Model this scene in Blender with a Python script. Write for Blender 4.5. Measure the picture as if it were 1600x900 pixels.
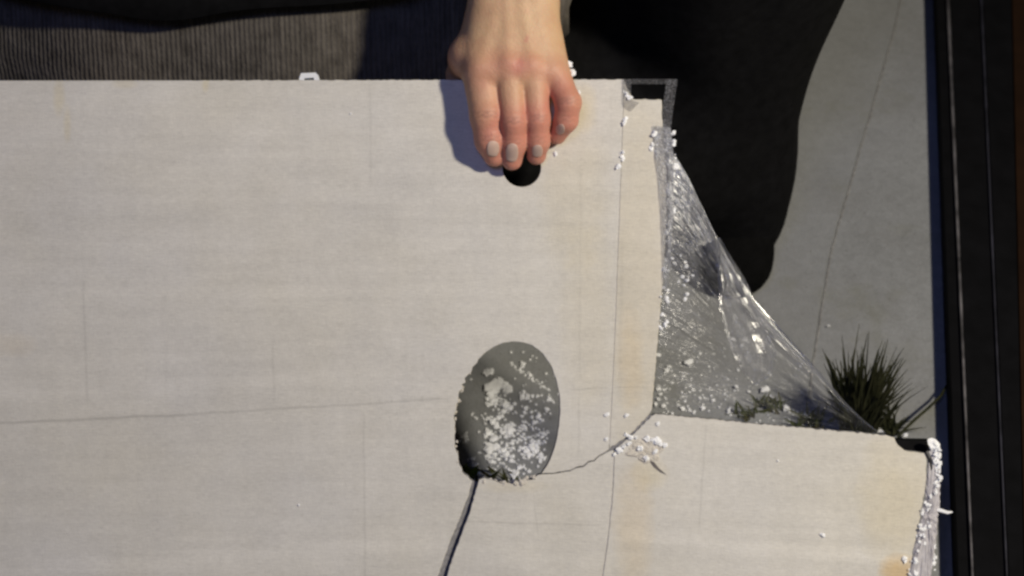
import bpy, bmesh, math, random
import numpy as np
from mathutils import Vector, Matrix, noise
from mathutils.geometry import tessellate_polygon
random.seed(11)
for o in list(bpy.data.objects): bpy.data.objects.remove(o)
sc = bpy.context.scene
COL = sc.collection
R = math.radians

# ---------------------------------------------------------------- frame of the leaning slab
# the slab leans back 45 degrees; local axes: u = across, v = up the slab, h = out of its face
TH = R(45); cT, sT = math.cos(TH), math.sin(TH)
S = 0.0005                                   # metres per unit of the measured drawing
FR = Matrix(((1, 0, 0, 0), (0, sT, -cT, 0), (0, cT, sT, 0), (0, 0, 0, 1)))
def L(px, py, h=0.0):                        # slab drawing -> slab local coordinates (h in mm)
    return Vector(((px - 800) * S, (900 - py) * S + 0.15, h * 0.001))
def W(px, py, h=0.0):
    return FR @ L(px, py, h)
DIST = 1.2
CAM = FR @ Vector((0, 0.375, DIST))
def G(px, py, z=0.0):                        # the spot on the ground seen past that drawing point
    p = W(px, py); d = p - CAM
    return CAM + d * ((z - CAM.z) / d.z)

# ---------------------------------------------------------------- camera, world, light, exposure
cd = bpy.data.cameras.new('camera'); cam = bpy.data.objects.new('camera', cd); COL.objects.link(cam)
cam.location = CAM; cam.rotation_euler = (R(45), 0, 0)
cd.sensor_width = 36; cd.lens = 36 * DIST / 0.8; cd.clip_start = 0.02; cd.clip_end = 500
cd.dof.use_dof = True; cd.dof.focus_distance = DIST - 0.01; cd.dof.aperture_fstop = 8.0
sc.camera = cam
w = bpy.data.worlds.new('World'); sc.world = w; w.use_nodes = True
nt = w.node_tree; bg = nt.nodes['Background']
sky = nt.nodes.new('ShaderNodeTexSky'); sky.sky_type = 'NISHITA'; sky.sun_disc = False
sky.sun_elevation = R(-3.0); sky.sun_rotation = R(200)
nt.links.new(sky.outputs[0], bg.inputs[0]); bg.inputs[1].default_value = 0.35
def area(name, loc, target, size, power, col):
    ld = bpy.data.lights.new(name, 'AREA'); ld.shape = 'DISK'; ld.size = size; ld.energy = power; ld.color = col
    o = bpy.data.objects.new(name, ld); COL.objects.link(o); o.location = loc
    o.rotation_euler = (Vector(target) - Vector(loc)).to_track_quat('-Z', 'Y').to_euler(); return o
area('work_lamp', FR @ Vector((1.08, 0.90, 1.42)), W(800, 430), 0.13, 30.5, (1.0, 0.915, 0.75))
area('blue_fill', FR @ Vector((-0.25, 0.75, 1.9)), W(800, 430), 0.5, 5.2, (0.30, 0.39, 0.95))  # added fill with no source in the scene, turns the hand's shadow blue
sc.view_settings.view_transform = 'Standard'; sc.view_settings.look = 'None'
sc.view_settings.exposure = 0.17; sc.view_settings.gamma = 1.0
sc.render.engine = 'CYCLES'; sc.cycles.filter_width = 2.7

# ---------------------------------------------------------------- materials
def newmat(name):
    m = bpy.data.materials.new(name); m.use_nodes = True
    return m, m.node_tree, m.node_tree.nodes['Principled BSDF']
def N(nt, t, **kw):
    n = nt.nodes.new(t)
    for k, v in kw.items():
        if k.startswith('i_'):
            key = k[2:]; key = int(key) if key.isdigit() else key
            n.inputs[key].default_value = v
        else: setattr(n, k, v)
    return n
def M(nt, op, a, b=None, c=None, clamp=False):
    n = nt.nodes.new('ShaderNodeMath'); n.operation = op; n.use_clamp = clamp
    for i, x in enumerate((a, b, c)):
        if x is None: continue
        if isinstance(x, (int, float)): n.inputs[i].default_value = x
        else: nt.links.new(x, n.inputs[i])
    return n.outputs[0]
def mixc(nt, f, a, b, mode='MIX'):
    n = nt.nodes.new('ShaderNodeMix'); n.data_type = 'RGBA'; n.blend_type = mode
    for s, x in ((0, f), (6, a), (7, b)):
        if isinstance(x, (int, float)): n.inputs[s].default_value = x
        elif isinstance(x, tuple): n.inputs[s].default_value = (*x, 1)[:4]
        else: nt.links.new(x, n.inputs[s])
    return n.outputs[2]
def tex(nt, vec, scale, detail=4, rough=0.6, stretch=None):
    if stretch is not None:
        mp = N(nt, 'ShaderNodeMapping'); mp.inputs['Scale'].default_value = stretch
        nt.links.new(vec, mp.inputs[0]); vec = mp.outputs[0]
    n = N(nt, 'ShaderNodeTexNoise', i_Scale=scale, i_Detail=detail, i_Roughness=rough)
    nt.links.new(vec, n.inputs['Vector']); return n.outputs['Fac']
def ramp(nt, f, a, b, lo=0.0, hi=1.0):
    n = nt.nodes.new('ShaderNodeMapRange'); nt.links.new(f, n.inputs[0]); n.clamp = True
    for i, x in enumerate((a, b, lo, hi)): n.inputs[i + 1].default_value = x
    return n.outputs[0]
def bump(nt, b, h, strength=0.3, dist=0.001):
    n = N(nt, 'ShaderNodeBump', i_Strength=strength, i_Distance=dist)
    nt.links.new(h, n.inputs['Height']); nt.links.new(n.outputs[0], b.inputs['Normal'])
def plain(name, col, rough=0.8, spec=0.3, var=0.15, scale=60, bmp=0.2, bd=0.001):
    m, nt, b = newmat(name); tc = N(nt, 'ShaderNodeTexCoord')
    f = tex(nt, tc.outputs['Object'], scale)
    f2 = ramp(nt, f, 0.3, 0.7)
    nt.links.new(mixc(nt, f2, tuple(c * (1 - var) for c in col), tuple(min(1, c * (1 + var)) for c in col)), b.inputs['Base Color'])
    b.inputs['Roughness'].default_value = rough; b.inputs['Specular IOR Level'].default_value = spec
    if bmp: bump(nt, b, f, bmp, bd)
    return m

def slab_material(name, lines, stains, tilt=0.0, base=(0.625, 0.606, 0.572)):
    """pale stone board: woven backing grain, ruled lines (px,py,px,py,half width,amount) and soft stains"""
    m, nt, b = newmat(name); tc = N(nt, 'ShaderNodeTexCoord'); oc = tc.outputs['Object']
    mp = N(nt, 'ShaderNodeMapping'); mp.inputs['Rotation'].default_value = (0, 0, tilt)
    nt.links.new(oc, mp.inputs[0]); gc = mp.outputs[0]
    big = tex(nt, gc, 5, 5, 0.6)
    hor = tex(nt, gc, 1, 5, 0.65, (9, 170, 1))
    ver = tex(nt, gc, 1, 5, 0.65, (190, 8, 1))
    wfine = tex(nt, gc, 1, 3, 0.7, (160, 900, 1))
    wfine2 = tex(nt, gc, 1, 3, 0.7, (900, 200, 1))
    v = M(nt, 'ADD', M(nt, 'MULTIPLY', ramp(nt, big, 0.3, 0.7), 0.13), M(nt, 'MULTIPLY', ramp(nt, hor, 0.3, 0.7), 0.085))
    v = M(nt, 'ADD', v, M(nt, 'MULTIPLY', ramp(nt, ver, 0.3, 0.7), 0.035))
    v = M(nt, 'ADD', v, M(nt, 'MULTIPLY', ramp(nt, wfine, 0.32, 0.68), 0.17))
    v = M(nt, 'ADD', v, M(nt, 'MULTIPLY', ramp(nt, wfine2, 0.32, 0.68), 0.09))
    blot = tex(nt, oc, 38, 6, 0.7); smear = tex(nt, oc, 1, 5, 0.6, (16, 55, 1))
    v = M(nt, 'ADD', v, M(nt, 'MULTIPLY', ramp(nt, blot, 0.35, 0.68), 0.07))
    v = M(nt, 'ADD', v, M(nt, 'MULTIPLY', ramp(nt, smear, 0.4, 0.75), 0.06))
    v = M(nt, 'ADD', v, 0.665)
    sep = N(nt, 'ShaderNodeSeparateXYZ'); nt.links.new(oc, sep.inputs[0]); u_, v_ = sep.outputs[0], sep.outputs[1]
    wob = M(nt, 'MULTIPLY', M(nt, 'SUBTRACT', tex(nt, oc, 25, 3), 0.5), 0.0035)
    for (x0, y0, x1, y1, hw, amt) in lines:
        a = L(x0, y0); c = L(x1, y1); d = (c - a); ln = d.length; d.normalize(); nx, ny = -d.y, d.x
        dist = M(nt, 'ABSOLUTE', M(nt, 'ADD', M(nt, 'ADD', M(nt, 'MULTIPLY', u_, nx), M(nt, 'MULTIPLY', v_, ny)), M(nt, 'ADD', wob, -(a.x * nx + a.y * ny))))
        t = M(nt, 'ADD', M(nt, 'ADD', M(nt, 'MULTIPLY', u_, d.x), M(nt, 'MULTIPLY', v_, d.y)), -(a.x * d.x + a.y * d.y))
        k = ramp(nt, dist, hw * S * 0.3, hw * S * 1.6, 1, 0)
        k = M(nt, 'MULTIPLY', k, M(nt, 'MULTIPLY', ramp(nt, t, 0, 0.012), ramp(nt, t, ln - 0.012, ln, 1, 0)))
        v = M(nt, 'MULTIPLY', v, M(nt, 'ADD', 1.0, M(nt, 'MULTIPLY', k, amt)))
    warm = ramp(nt, tex(nt, gc, 7, 3), 0.35, 0.7)
    col = mixc(nt, warm, base, (base[0] * 1.0, base[1] * 0.985, base[2] * 0.93))
    for (x, y, rx, ry, c, amt) in stains:
        p = L(x, y)
        dx = M(nt, 'MULTIPLY', M(nt, 'ADD', u_, -p.x), 1 / (rx * S)); dy = M(nt, 'MULTIPLY', M(nt, 'ADD', v_, -p.y), 1 / (ry * S))
        r = M(nt, 'ADD', M(nt, 'MULTIPLY', dx, dx), M(nt, 'MULTIPLY', dy, dy))
        r = M(nt, 'ADD', r, M(nt, 'MULTIPLY', M(nt, 'SUBTRACT', tex(nt, oc, 45, 4), 0.5), 1.3))
        col = mixc(nt, M(nt, 'MULTIPLY', ramp(nt, r, 0.1, 1.2, 1, 0), amt), col, c, 'MULTIPLY')
    vv = N(nt, 'ShaderNodeCombineColor'); [nt.links.new(v, vv.inputs[i]) for i in range(3)]
    col = mixc(nt, 1.0, col, vv.outputs[0], 'MULTIPLY')
    nt.links.new(col, b.inputs['Base Color'])
    b.inputs['Roughness'].default_value = 0.55; b.inputs['Specular IOR Level'].default_value = 0.3
    bump(nt, b, M(nt, 'ADD', wfine, wfine2), 0.25, 0.0006)
    return m

YEL = (1.0, 0.93, 0.74); BRN = (0.98, 0.88, 0.72); BEI = (1.0, 0.955, 0.85)
mat_A = slab_material('stone_back_main', [
    (-60, 664, 300, 647, 2.0, -0.20), (276, 648.4, 706, 623, 1.8, -0.15), (876, 611, 955, 606, 1.2, -0.12),
    (130, 430, 137, 642, 2, -0.10), (426, 520, 428, 640, 1.8, -0.09), (568, 640, 571, 1000, 1.8, -0.10),
    (-60, 618, 640, 588, 10, 0.06), (-60, 898, 705, 846, 12, 0.07), (-60, 466, 700, 452, 9, 0.04),
    (577, 126, 580, 300, 2, -0.07), (908, 250, 905, 600, 2, -0.06), (560, 545, 590, 535, 2, -0.10), (0, 345, 640, 330, 14, -0.03),
    (905, 600, 903, 720, 1.8, -0.10), (545, 205, 548, 212, 3, 0.15)],
    [(92, 150, 10, 34, YEL, 0.55), (105, 195, 7, 30, YEL, 0.5), (321, 133, 6, 12, YEL, 0.6), (195, 131, 22, 8, YEL, 0.4),
     (912, 168, 22, 40, YEL, 0.7), (900, 300, 60, 120, YEL, 0.35), (920, 500, 45, 160, YEL, 0.3), (20, 540, 40, 20, BRN, 0.3)])
mat_As = slab_material('stone_back_strip', [(955, 606, 1022, 604, 1.2, -0.14), (972, 340, 968, 640, 3, -0.05)],
    [(1000, 400, 60, 400, BEI, 0.8), (985, 560, 22, 90, BRN, 0.5)])
mat_B = slab_material('stone_back_fragment', [
    (700, 814, 950, 822, 1.3, -0.12), (832, 762, 842, 850, 1.5, -0.08), (742, 870, 940, 884, 9, 0.05), (836, 740, 826, 900, 10, 0.03)],
    [(800, 760, 60, 12, YEL, 0.3)], 0.06)
mat_Bs = slab_material('stone_back_fragment_strip', [
    (960, 836, 1440, 878, 9, 0.09), (1104, 655, 1092, 840, 1.6, -0.10), (1040, 652, 1150, 668, 3, 0.04)],
    [(990, 820, 34, 110, BRN, 0.55), (1015, 740, 30, 30, YEL, 0.55), (1405, 895, 34, 32, (0.95, 0.72, 0.42), 0.8), (1400, 780, 60, 120, YEL, 0.5)], 0.06)
mat_core = plain('broken_stone_core', (0.24, 0.235, 0.25), 0.9, 0.2, 0.3, 300, 0.6)
mat_foam = plain('white_foam', (0.90, 0.91, 0.93), 0.75, 0.3, 0.06, 400, 0.4)
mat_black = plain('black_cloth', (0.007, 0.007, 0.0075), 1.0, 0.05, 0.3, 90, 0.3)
mat_sole = plain('black_rubber', (0.005, 0.005, 0.005), 1.0, 0.03, 0.2, 90, 0.3)
mat_whiteplastic = plain('white_plastic', (0.80, 0.81, 0.80), 0.4, 0.5, 0.05, 60, 0.05)
mat_greyplastic = plain('grey_plastic', (0.13, 0.14, 0.13), 0.5, 0.5, 0.1, 60, 0.05)
mat_hair = plain('black_hair', (0.008, 0.007, 0.006), 0.5, 0.3, 0.3, 200, 0.6)
mat_iron = plain('black_painted_steel', (0.0042, 0.0042, 0.005), 0.8, 0.08, 0.3, 40, 0.05)
mat_edge = plain('worn_edge_highlight', (0.10, 0.095, 0.10), 0.45, 0.5, 0.9, 35, 0.4, .003)
mat_edge2 = plain('dull_highlight_and_tape', (0.028, 0.028, 0.038), 0.5, 0.5, 0.9, 25, 0.3, .003)
mat_rust = plain('rust_brown_paint', (0.016, 0.007, 0.003), 0.8, 0.1, 0.35, 20, 0.1)

def ground_material():
    m, nt, b = newmat('grey_concrete'); tc = N(nt, 'ShaderNodeTexCoord'); oc = tc.outputs['Object']
    f = tex(nt, oc, 6, 6, 0.65); g = tex(nt, oc, 90, 5, 0.7); sp = tex(nt, oc, 420, 2, 0.6)
    v = M(nt, 'ADD', M(nt, 'MULTIPLY', ramp(nt, f, 0.3, 0.7), 0.3), M(nt, 'MULTIPLY', ramp(nt, g, 0.3, 0.75), 0.3))
    v = M(nt, 'ADD', v, M(nt, 'MULTIPLY', ramp(nt, sp, 0.35, 0.7), 0.25))
    col = mixc(nt, v, (0.19, 0.196, 0.20), (0.36, 0.37, 0.385))
    st = ramp(nt, tex(nt, oc, 2.3, 6, 0.7), 0.42, 0.62); col = mixc(nt, M(nt, 'MULTIPLY', st, 0.35), col, (0.17, 0.165, 0.155))
    spk = ramp(nt, tex(nt, oc, 240, 2, 0.5), 0.68, 0.74); col = mixc(nt, M(nt, 'MULTIPLY', spk, 0.5), col, (0.10, 0.09, 0.08))
    moss = ramp(nt, tex(nt, oc, 9, 4), 0.58, 0.72)
    col = mixc(nt, M(nt, 'MULTIPLY', moss, 0.35), col, (0.16, 0.16, 0.10))
    nt.links.new(col, b.inputs['Base Color']); b.inputs['Roughness'].default_value = 0.9
    b.inputs['Specular IOR Level'].default_value = 0.2; bump(nt, b, M(nt, 'ADD', g, sp), 0.35, 0.002); return m
mat_ground = ground_material()

def knit_material():
    m, nt, b = newmat('charcoal_ribbed_knit'); tc = N(nt, 'ShaderNodeTexCoord'); oc = tc.outputs['Object']
    wv = N(nt, 'ShaderNodeTexWave', i_Scale=75.0, i_Distortion=1.4, i_Detail=2.0); wv.inputs['Detail Scale'].default_value = 3
    nt.links.new(oc, wv.inputs[0])
    f = tex(nt, oc, 60, 5, 0.7); g = tex(nt, oc, 7, 4)
    st = tex(nt, oc, 1, 3, 0.7, (420, 30, 30))
    v = M(nt, 'ADD', M(nt, 'MULTIPLY', wv.outputs['Fac'], M(nt, 'MULTIPLY', ramp(nt, g, 0.35, 0.6), 0.16)), M(nt, 'MULTIPLY', ramp(nt, f, 0.3, 0.7), 0.45))
    v = M(nt, 'ADD', v, M(nt, 'MULTIPLY', ramp(nt, st, 0.35, 0.65), 0.35))
    col = mixc(nt, v, (0.036, 0.032, 0.028), (0.165, 0.148, 0.128))
    col = mixc(nt, M(nt, 'MULTIPLY', ramp(nt, g, 0.4, 0.7), 0.4), col, (0.085, 0.068, 0.056))
    nt.links.new(col, b.inputs['Base Color']); b.inputs['Roughness'].default_value = 1; b.inputs['Specular IOR Level'].default_value = 0.08
    bump(nt, b, M(nt, 'ADD', M(nt, 'MULTIPLY', wv.outputs['Fac'], 0.4), M(nt, 'MULTIPLY', f, 1.5)), 0.8, 0.002); return m
mat_knit = knit_material()

def skin_material():
    m, nt, b = newmat('skin'); tc = N(nt, 'ShaderNodeTexCoord'); oc = tc.outputs['Object']
    g = tex(nt, oc, 45, 4, 0.6); f = tex(nt, oc, 500, 3, 0.6); w2 = tex(nt, oc, 120, 4, 0.65)
    red = N(nt, 'ShaderNodeAttribute'); red.attribute_name = 'flush'
    col = mixc(nt, ramp(nt, g, 0.35, 0.7), (0.57, 0.375, 0.215), (0.65, 0.44, 0.26))
    col = mixc(nt, M(nt, 'MULTIPLY', red.outputs['Fac'], 1.0), col, (0.56, 0.235, 0.17))
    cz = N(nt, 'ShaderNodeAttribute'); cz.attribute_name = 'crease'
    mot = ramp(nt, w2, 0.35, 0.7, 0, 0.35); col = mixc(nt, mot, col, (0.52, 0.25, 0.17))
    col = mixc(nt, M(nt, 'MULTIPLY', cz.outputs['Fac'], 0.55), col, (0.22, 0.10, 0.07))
    nt.links.new(col, b.inputs['Base Color']); b.inputs['Roughness'].default_value = 0.5
    b.inputs['Specular IOR Level'].default_value = 0.4
    b.inputs['Subsurface Weight'].default_value = 0.18; b.inputs['Subsurface Radius'].default_value = (1.0, 0.35, 0.2)
    b.inputs['Subsurface Scale'].default_value = 0.004
    bump(nt, b, M(nt, 'ADD', f, w2), 0.45, 0.0010); return m
mat_skin = skin_material()
mat_nail = plain('fingernail', (0.56, 0.40, 0.33), 0.42, 0.4, 0.06, 100, 0.02)

def film_material(name, base_a, streak_a, white=(0.75, 0.77, 0.85)):
    m, nt, b = newmat(name); nt.nodes.remove(b)
    out = nt.nodes['Material Output']; uv = N(nt, 'ShaderNodeUVMap'); uv.uv_map = 'UVMap'
    s1 = tex(nt, uv.outputs[0], 1, 5, 0.6, (22, 1.5, 1)); s2 = tex(nt, uv.outputs[0], 1, 4, 0.6, (70, 4, 1))
    tc = N(nt, 'ShaderNodeTexCoord'); crumple = tex(nt, tc.outputs['Object'], 26, 4, 0.6)
    at = N(nt, 'ShaderNodeAttribute'); at.attribute_name = 'milk'
    a = M(nt, 'MULTIPLY', M(nt, 'MULTIPLY', ramp(nt, s1, 0.4, 0.72), ramp(nt, s2, 0.25, 0.75, 0.4, 1)), streak_a)
    a = M(nt, 'ADD', a, M(nt, 'MULTIPLY', ramp(nt, crumple, 0.5, 0.75), streak_a * 0.35))
    a = M(nt, 'ADD', a, M(nt, 'MULTIPLY', at.outputs['Fac'], ramp(nt, crumple, 0.2, 0.8, 0.5, 1.1)))
    rg = tex(nt, tc.outputs['Object'], 1, 3, 0.55, (60, 34, 30)); rd = M(nt, 'ABSOLUTE', M(nt, 'SUBTRACT', rg, 0.5))
    rg2 = tex(nt, uv.outputs[0], 1, 3, 0.5, (30, 3, 1)); rd2 = M(nt, 'ABSOLUTE', M(nt, 'SUBTRACT', rg2, 0.5))
    a = M(nt, 'ADD', a, M(nt, 'ADD', ramp(nt, rd, 0.0, 0.010, streak_a * 0.35, 0), ramp(nt, rd2, 0.0, 0.018, streak_a * 1.6, 0)))
    a = M(nt, 'ADD', a, base_a, clamp=True)
    d = N(nt, 'ShaderNodeBsdfDiffuse'); d.inputs[0].default_value = (*white, 1)
    tl = N(nt, 'ShaderNodeBsdfTranslucent'); tl.inputs[0].default_value = (*white, 1)
    gl = N(nt, 'ShaderNodeBsdfGlossy'); gl.inputs['Roughness'].default_value = 0.22; gl.inputs[0].default_value = (1, 1, 1, 1)
    bp = N(nt, 'ShaderNodeBump', i_Strength=1.0, i_Distance=0.006); nt.links.new(M(nt, 'ADD', M(nt, 'ADD', s1, crumple), M(nt, 'MULTIPLY', rd2, 2.0)), bp.inputs['Height'])
    for x in (d, gl): nt.links.new(bp.outputs[0], x.inputs['Normal'])
    m1 = N(nt, 'ShaderNodeMixShader', i_0=0.35); nt.links.new(d.outputs[0], m1.inputs[1]); nt.links.new(tl.outputs[0], m1.inputs[2])
    m2 = N(nt, 'ShaderNodeMixShader', i_0=0.3); nt.links.new(m1.outputs[0], m2.inputs[1]); nt.links.new(gl.outputs[0], m2.inputs[2])
    tr = N(nt, 'ShaderNodeBsdfTransparent'); mx = N(nt, 'ShaderNodeMixShader')
    nt.links.new(a, mx.inputs[0]); nt.links.new(tr.outputs[0], mx.inputs[1]); nt.links.new(m2.outputs[0], mx.inputs[2])
    nt.links.new(mx.outputs[0], out.inputs[0]); return m
mat_film = film_material('clear_plastic_film', 0.01, 0.13)
mat_tape = film_material('clear_tape', 0.16, 0.35)

# ---------------------------------------------------------------- object helpers
def tag(o, label=None, cat=None, group=None, kind=None):
    for k, v in (('label', label), ('category', cat), ('group', group), ('kind', kind)):
        if v: o[k] = v
    return o
def empty(name, mat4):
    o = bpy.data.objects.new(name, None); COL.objects.link(o); o.matrix_world = mat4; o.empty_display_size = 0.05; return o
def mesh_obj(name, verts, faces, mat, parent=None, smooth=False, mw=None):
    me = bpy.data.meshes.new(name); me.from_pydata([tuple(v) for v in verts], [], faces); me.update()
    mats = mat if isinstance(mat, (list, tuple)) else [mat]
    for m in mats: me.materials.append(m)
    if smooth: me.polygons.foreach_set('use_smooth', [True] * len(me.polygons))
    o = bpy.data.objects.new(name, me); COL.objects.link(o)
    if mw is not None: o.matrix_world = mw
    if parent: o.parent = parent
    return o
def dens(pts, step=6.0, jag=0.0, closed=True, seed=0):
    """subdivide a drawing polygon and roughen it"""
    rnd = random.Random(seed); out = []; n = len(pts)
    for i in range(n if closed else n - 1):
        a = pts[i]; b = pts[(i + 1) % n]; j = a[2] if len(a) > 2 else jag
        d = math.hypot(b[0] - a[0], b[1] - a[1]); k = max(1, int(d / step))
        nx, ny = -(b[1] - a[1]) / max(d, 1e-6), (b[0] - a[0]) / max(d, 1e-6)
        for q in range(k):
            t = q / k; o = (rnd.random() * 2 - 1) * j if q else 0
            out.append((a[0] + (b[0] - a[0]) * t + nx * o, a[1] + (b[1] - a[1]) * t + ny * o))
    return out
def prism(name, loops, h0, h1, mats, parent, bev=0.8):
    """plate from drawing loops (first = outline, rest = holes); chamfered front edge, second material on the broken rim"""
    def area2(l): return sum(l[i][0] * l[(i + 1) % len(l)][1] - l[(i + 1) % len(l)][0] * l[i][1] for i in range(len(l)))
    vs = []; fs = []; mi = []; front = []; n0 = 0
    def shrink(l, sgn):
        out = []; n = len(l)
        for i in range(n):
            a = l[i - 1]; c = l[(i + 1) % n]; dx, dy = c[0] - a[0], c[1] - a[1]; d = math.hypot(dx, dy) or 1
            out.append((l[i][0] + sgn * dy / d * bev, l[i][1] - sgn * dx / d * bev))
        return out
    rings = []
    for li, l in enumerate(loops):
        ccw = area2(l) > 0; sg = (-1 if ccw else 1) * (1 if li == 0 else -1)
        inner = shrink(l, sg)
        r = (inner, l, l); idx = []
        for q, (ll, h) in enumerate(zip(r, (h1, h1 - 0.5, h0))):
            idx.append(list(range(len(vs), len(vs) + len(ll)))); vs += [L(x, y, h) for x, y in ll]
        rings.append(idx)
        n = len(l)
        for q in range(2):
            for i in range(n):
                j = (i + 1) % n; fs.append((idx[q][i], idx[q][j], idx[q + 1][j], idx[q + 1][i])); mi.append(0 if q == 0 else 1)
    for q in (0, 2):
        flat = [i for idx in rings for i in idx[q]]
        tris = tessellate_polygon([[vs[i] for i in idx[q]] for idx in rings])
        for t in tris: fs.append(tuple(flat[i] for i in t)); mi.append(0)
    o = mesh_obj(name, vs, fs, mats, parent)
    o.data.polygons.foreach_set('material_index', mi)
    bm = bmesh.new(); bm.from_mesh(o.data); bmesh.ops.recalc_face_normals(bm, faces=bm.faces); bm.to_mesh(o.data); bm.free()
    return o
_ico = None
def ico():
    global _ico
    if _ico is None:
        bm = bmesh.new(); bmesh.ops.create_icosphere(bm, subdivisions=2, radius=1)
        _ico = (np.array([v.co[:] for v in bm.verts]), [tuple(v.index for v in f.verts) for f in bm.faces]); bm.free()
    return _ico
def lump(rnd, r, flat=0.7):
    """crumbly foam bit: bumpy, squashed, angular"""
    v, f = ico(); v = v.copy(); off = Vector((rnd.random() * 50, rnd.random() * 50, rnd.random() * 50))
    for i in range(len(v)):
        p = Vector(v[i]); k = 1 + 0.75 * noise.noise(p * 1.6 + off) + 0.25 * noise.noise(p * 4 + off); v[i] *= max(0.35, k)
    sc3 = np.array([rnd.uniform(0.7, 1.3), rnd.uniform(0.7, 1.3), flat * rnd.uniform(0.7, 1.2)]); v = v * sc3 * r
    a = rnd.random() * 6.28; c, s = math.cos(a), math.sin(a)
    v = v @ np.array([[c, -s, 0], [s, c, 0], [0, 0, 1]]).T
    return v, f
class Bag:
    def __init__(s): s.v = []; s.f = []
    def add(s, v, f, loc=(0, 0, 0)):
        n = len(s.v); s.v += [Vector(p) + Vector(loc) for p in v]; s.f += [tuple(i + n for i in q) for q in f]
    def tube(s, pts, rads, seg=10, cap=True):
        n0 = len(s.v); n = len(pts); pts = [Vector(p) for p in pts]; ref = None
        for i, p in enumerate(pts):
            t = (pts[min(i + 1, n - 1)] - pts[max(i - 1, 0)]).normalized()
            if ref is None: ref = t.orthogonal().normalized()
            ref = (ref - t * ref.dot(t)).normalized(); b = t.cross(ref)
            for q in range(seg):
                a = 2 * math.pi * q / seg; s.v.append(p + (ref * math.cos(a) + b * math.sin(a)) * rads[i])
        for i in range(n - 1):
            for q in range(seg):
                s.f.append((n0 + i * seg + q, n0 + i * seg + (q + 1) % seg, n0 + (i + 1) * seg + (q + 1) % seg, n0 + (i + 1) * seg + q))
        if cap: s.f.append(tuple(n0 + q for q in range(seg))[::-1]); s.f.append(tuple(n0 + (n - 1) * seg + q for q in range(seg)))
    def box(s, corners8):
        n = len(s.v); s.v += [Vector(c) for c in corners8]
        for f in ((0, 1, 2, 3), (7, 6, 5, 4), (0, 4, 5, 1), (1, 5, 6, 2), (2, 6, 7, 3), (3, 7, 4, 0)): s.f.append(tuple(n + i for i in f))
    def build(s, name, mat, parent=None, smooth=False, mw=None): return mesh_obj(name, s.v, s.f, mat, parent, smooth, mw)

# ---------------------------------------------------------------- signed distance bodies
def sd_caps(P, a, b, ra, rb):
    a = np.array(a); b = np.array(b); ab = b - a; t = np.clip(((P - a) @ ab) / max(ab @ ab, 1e-12), 0, 1)
    return np.linalg.norm(P - a - t[:, None] * ab, axis=1) - (ra + (rb - ra) * t)
def smin(a, b, k):
    h = np.clip(0.5 + 0.5 * (b - a) / k, 0, 1); return b + (a - b) * h - k * h * (1 - h)
def eval_groups(P, groups):
    """groups: list of (capsules, k inside group, k to the rest)"""
    tot = None
    for caps, ki, ko in groups:
        g = None
        for c in caps:
            d = sd_caps(P, *c); g = d if g is None else smin(g, d, ki)
        tot = g if tot is None else smin(tot, g, ko)
    return tot
def sdf_mesh(groups, voxel, extra=None):
    B = Bag(); v0, f0 = ico()
    for caps, ki, ko in groups:
        for a, b, ra, rb in caps:
            a = Vector(a); b = Vector(b); n = max(2, int((b - a).length / max(min(ra, rb) * 0.5, 1e-4)) + 1)
            for i in range(n):
                t = i / (n - 1); B.add(v0 * (ra + (rb - ra) * t) * 1.03, f0, a.lerp(b, t))
    o = B.build('tmp', mat_skin); md = o.modifiers.new('r', 'REMESH'); md.mode = 'VOXEL'; md.voxel_size = voxel; md.adaptivity = 0
    dg = bpy.context.evaluated_depsgraph_get(); dg.update(); me = bpy.data.meshes.new_from_object(o.evaluated_get(dg))
    old = o.data; bpy.data.objects.remove(o); bpy.data.meshes.remove(old)
    n = len(me.vertices); P = np.empty(n * 3); me.vertices.foreach_get('co', P); P = P.reshape(-1, 3)
    F = (lambda Q: eval_groups(Q, groups)) if extra is None else (lambda Q: extra(Q, eval_groups(Q, groups)))
    e = voxel * 0.3
    for it in range(6):
        d = F(P); gr = np.stack([(F(P + np.eye(3)[i] * e) - F(P - np.eye(3)[i] * e)) / (2 * e) for i in range(3)], 1)
        gl = np.maximum(np.linalg.norm(gr, axis=1), 0.3); P = P - gr / gl[:, None] * np.clip(d / gl, -voxel * 4, voxel * 4)[:, None]
    me.vertices.foreach_set('co', P.ravel()); me.update()
    faces = [tuple(p.vertices) for p in me.polygons]; bpy.data.meshes.remove(me)
    return P, faces

# ================================================================= THE SETTING
g0 = mesh_obj('ground', [(-60, -40, -.0035), (60, -40, -.0035), (60, 80, -.0035), (-60, 80, -.0035)], [(0, 1, 2, 3)], mat_ground); tag(g0, kind='structure')
# older concrete bay on the left of the joint: a skim 3.5 mm proud with a worn edge
jt = [(1414, -60), (1405, 5), (1393, 60), (1372, 130), (1352, 200), (1338, 250), (1324, 300), (1310, 345), (1296, 400), (1286, 460), (1270, 560), (1262, 640), (1240, 800), (1200, 1000), (1180, 1100)]
B = Bag(); pts = []
jd = dens(jt, 14, 0.6, closed=False, seed=4) + [jt[-1]]
for x, y in jd: pts.append(G(x, y))
pts = [pts[0] + (pts[0] - pts[2]).normalized() * 3.0] + pts
n = len(pts)
for p in pts: B.v += [(-4.0, p.y, 0), (p.x - 0.0015, p.y, 0), (p.x, p.y, -0.0033)]
for i in range(n - 1):
    for q in range(2): B.f.append((i * 3 + q, i * 3 + q + 1, (i + 1) * 3 + q + 1, (i + 1) * 3 + q))
tag(B.build('concrete_path', mat_ground), kind='structure')
B = Bag(); wj = 0.0022
for p in pts: B.v += [(p.x + 0.0006, p.y, -0.0022), (p.x + 0.0006 + wj * (0.7 + 0.5 * noise.noise(Vector((p.y * 30, 0, 0)))), p.y, -0.0026)]
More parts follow.
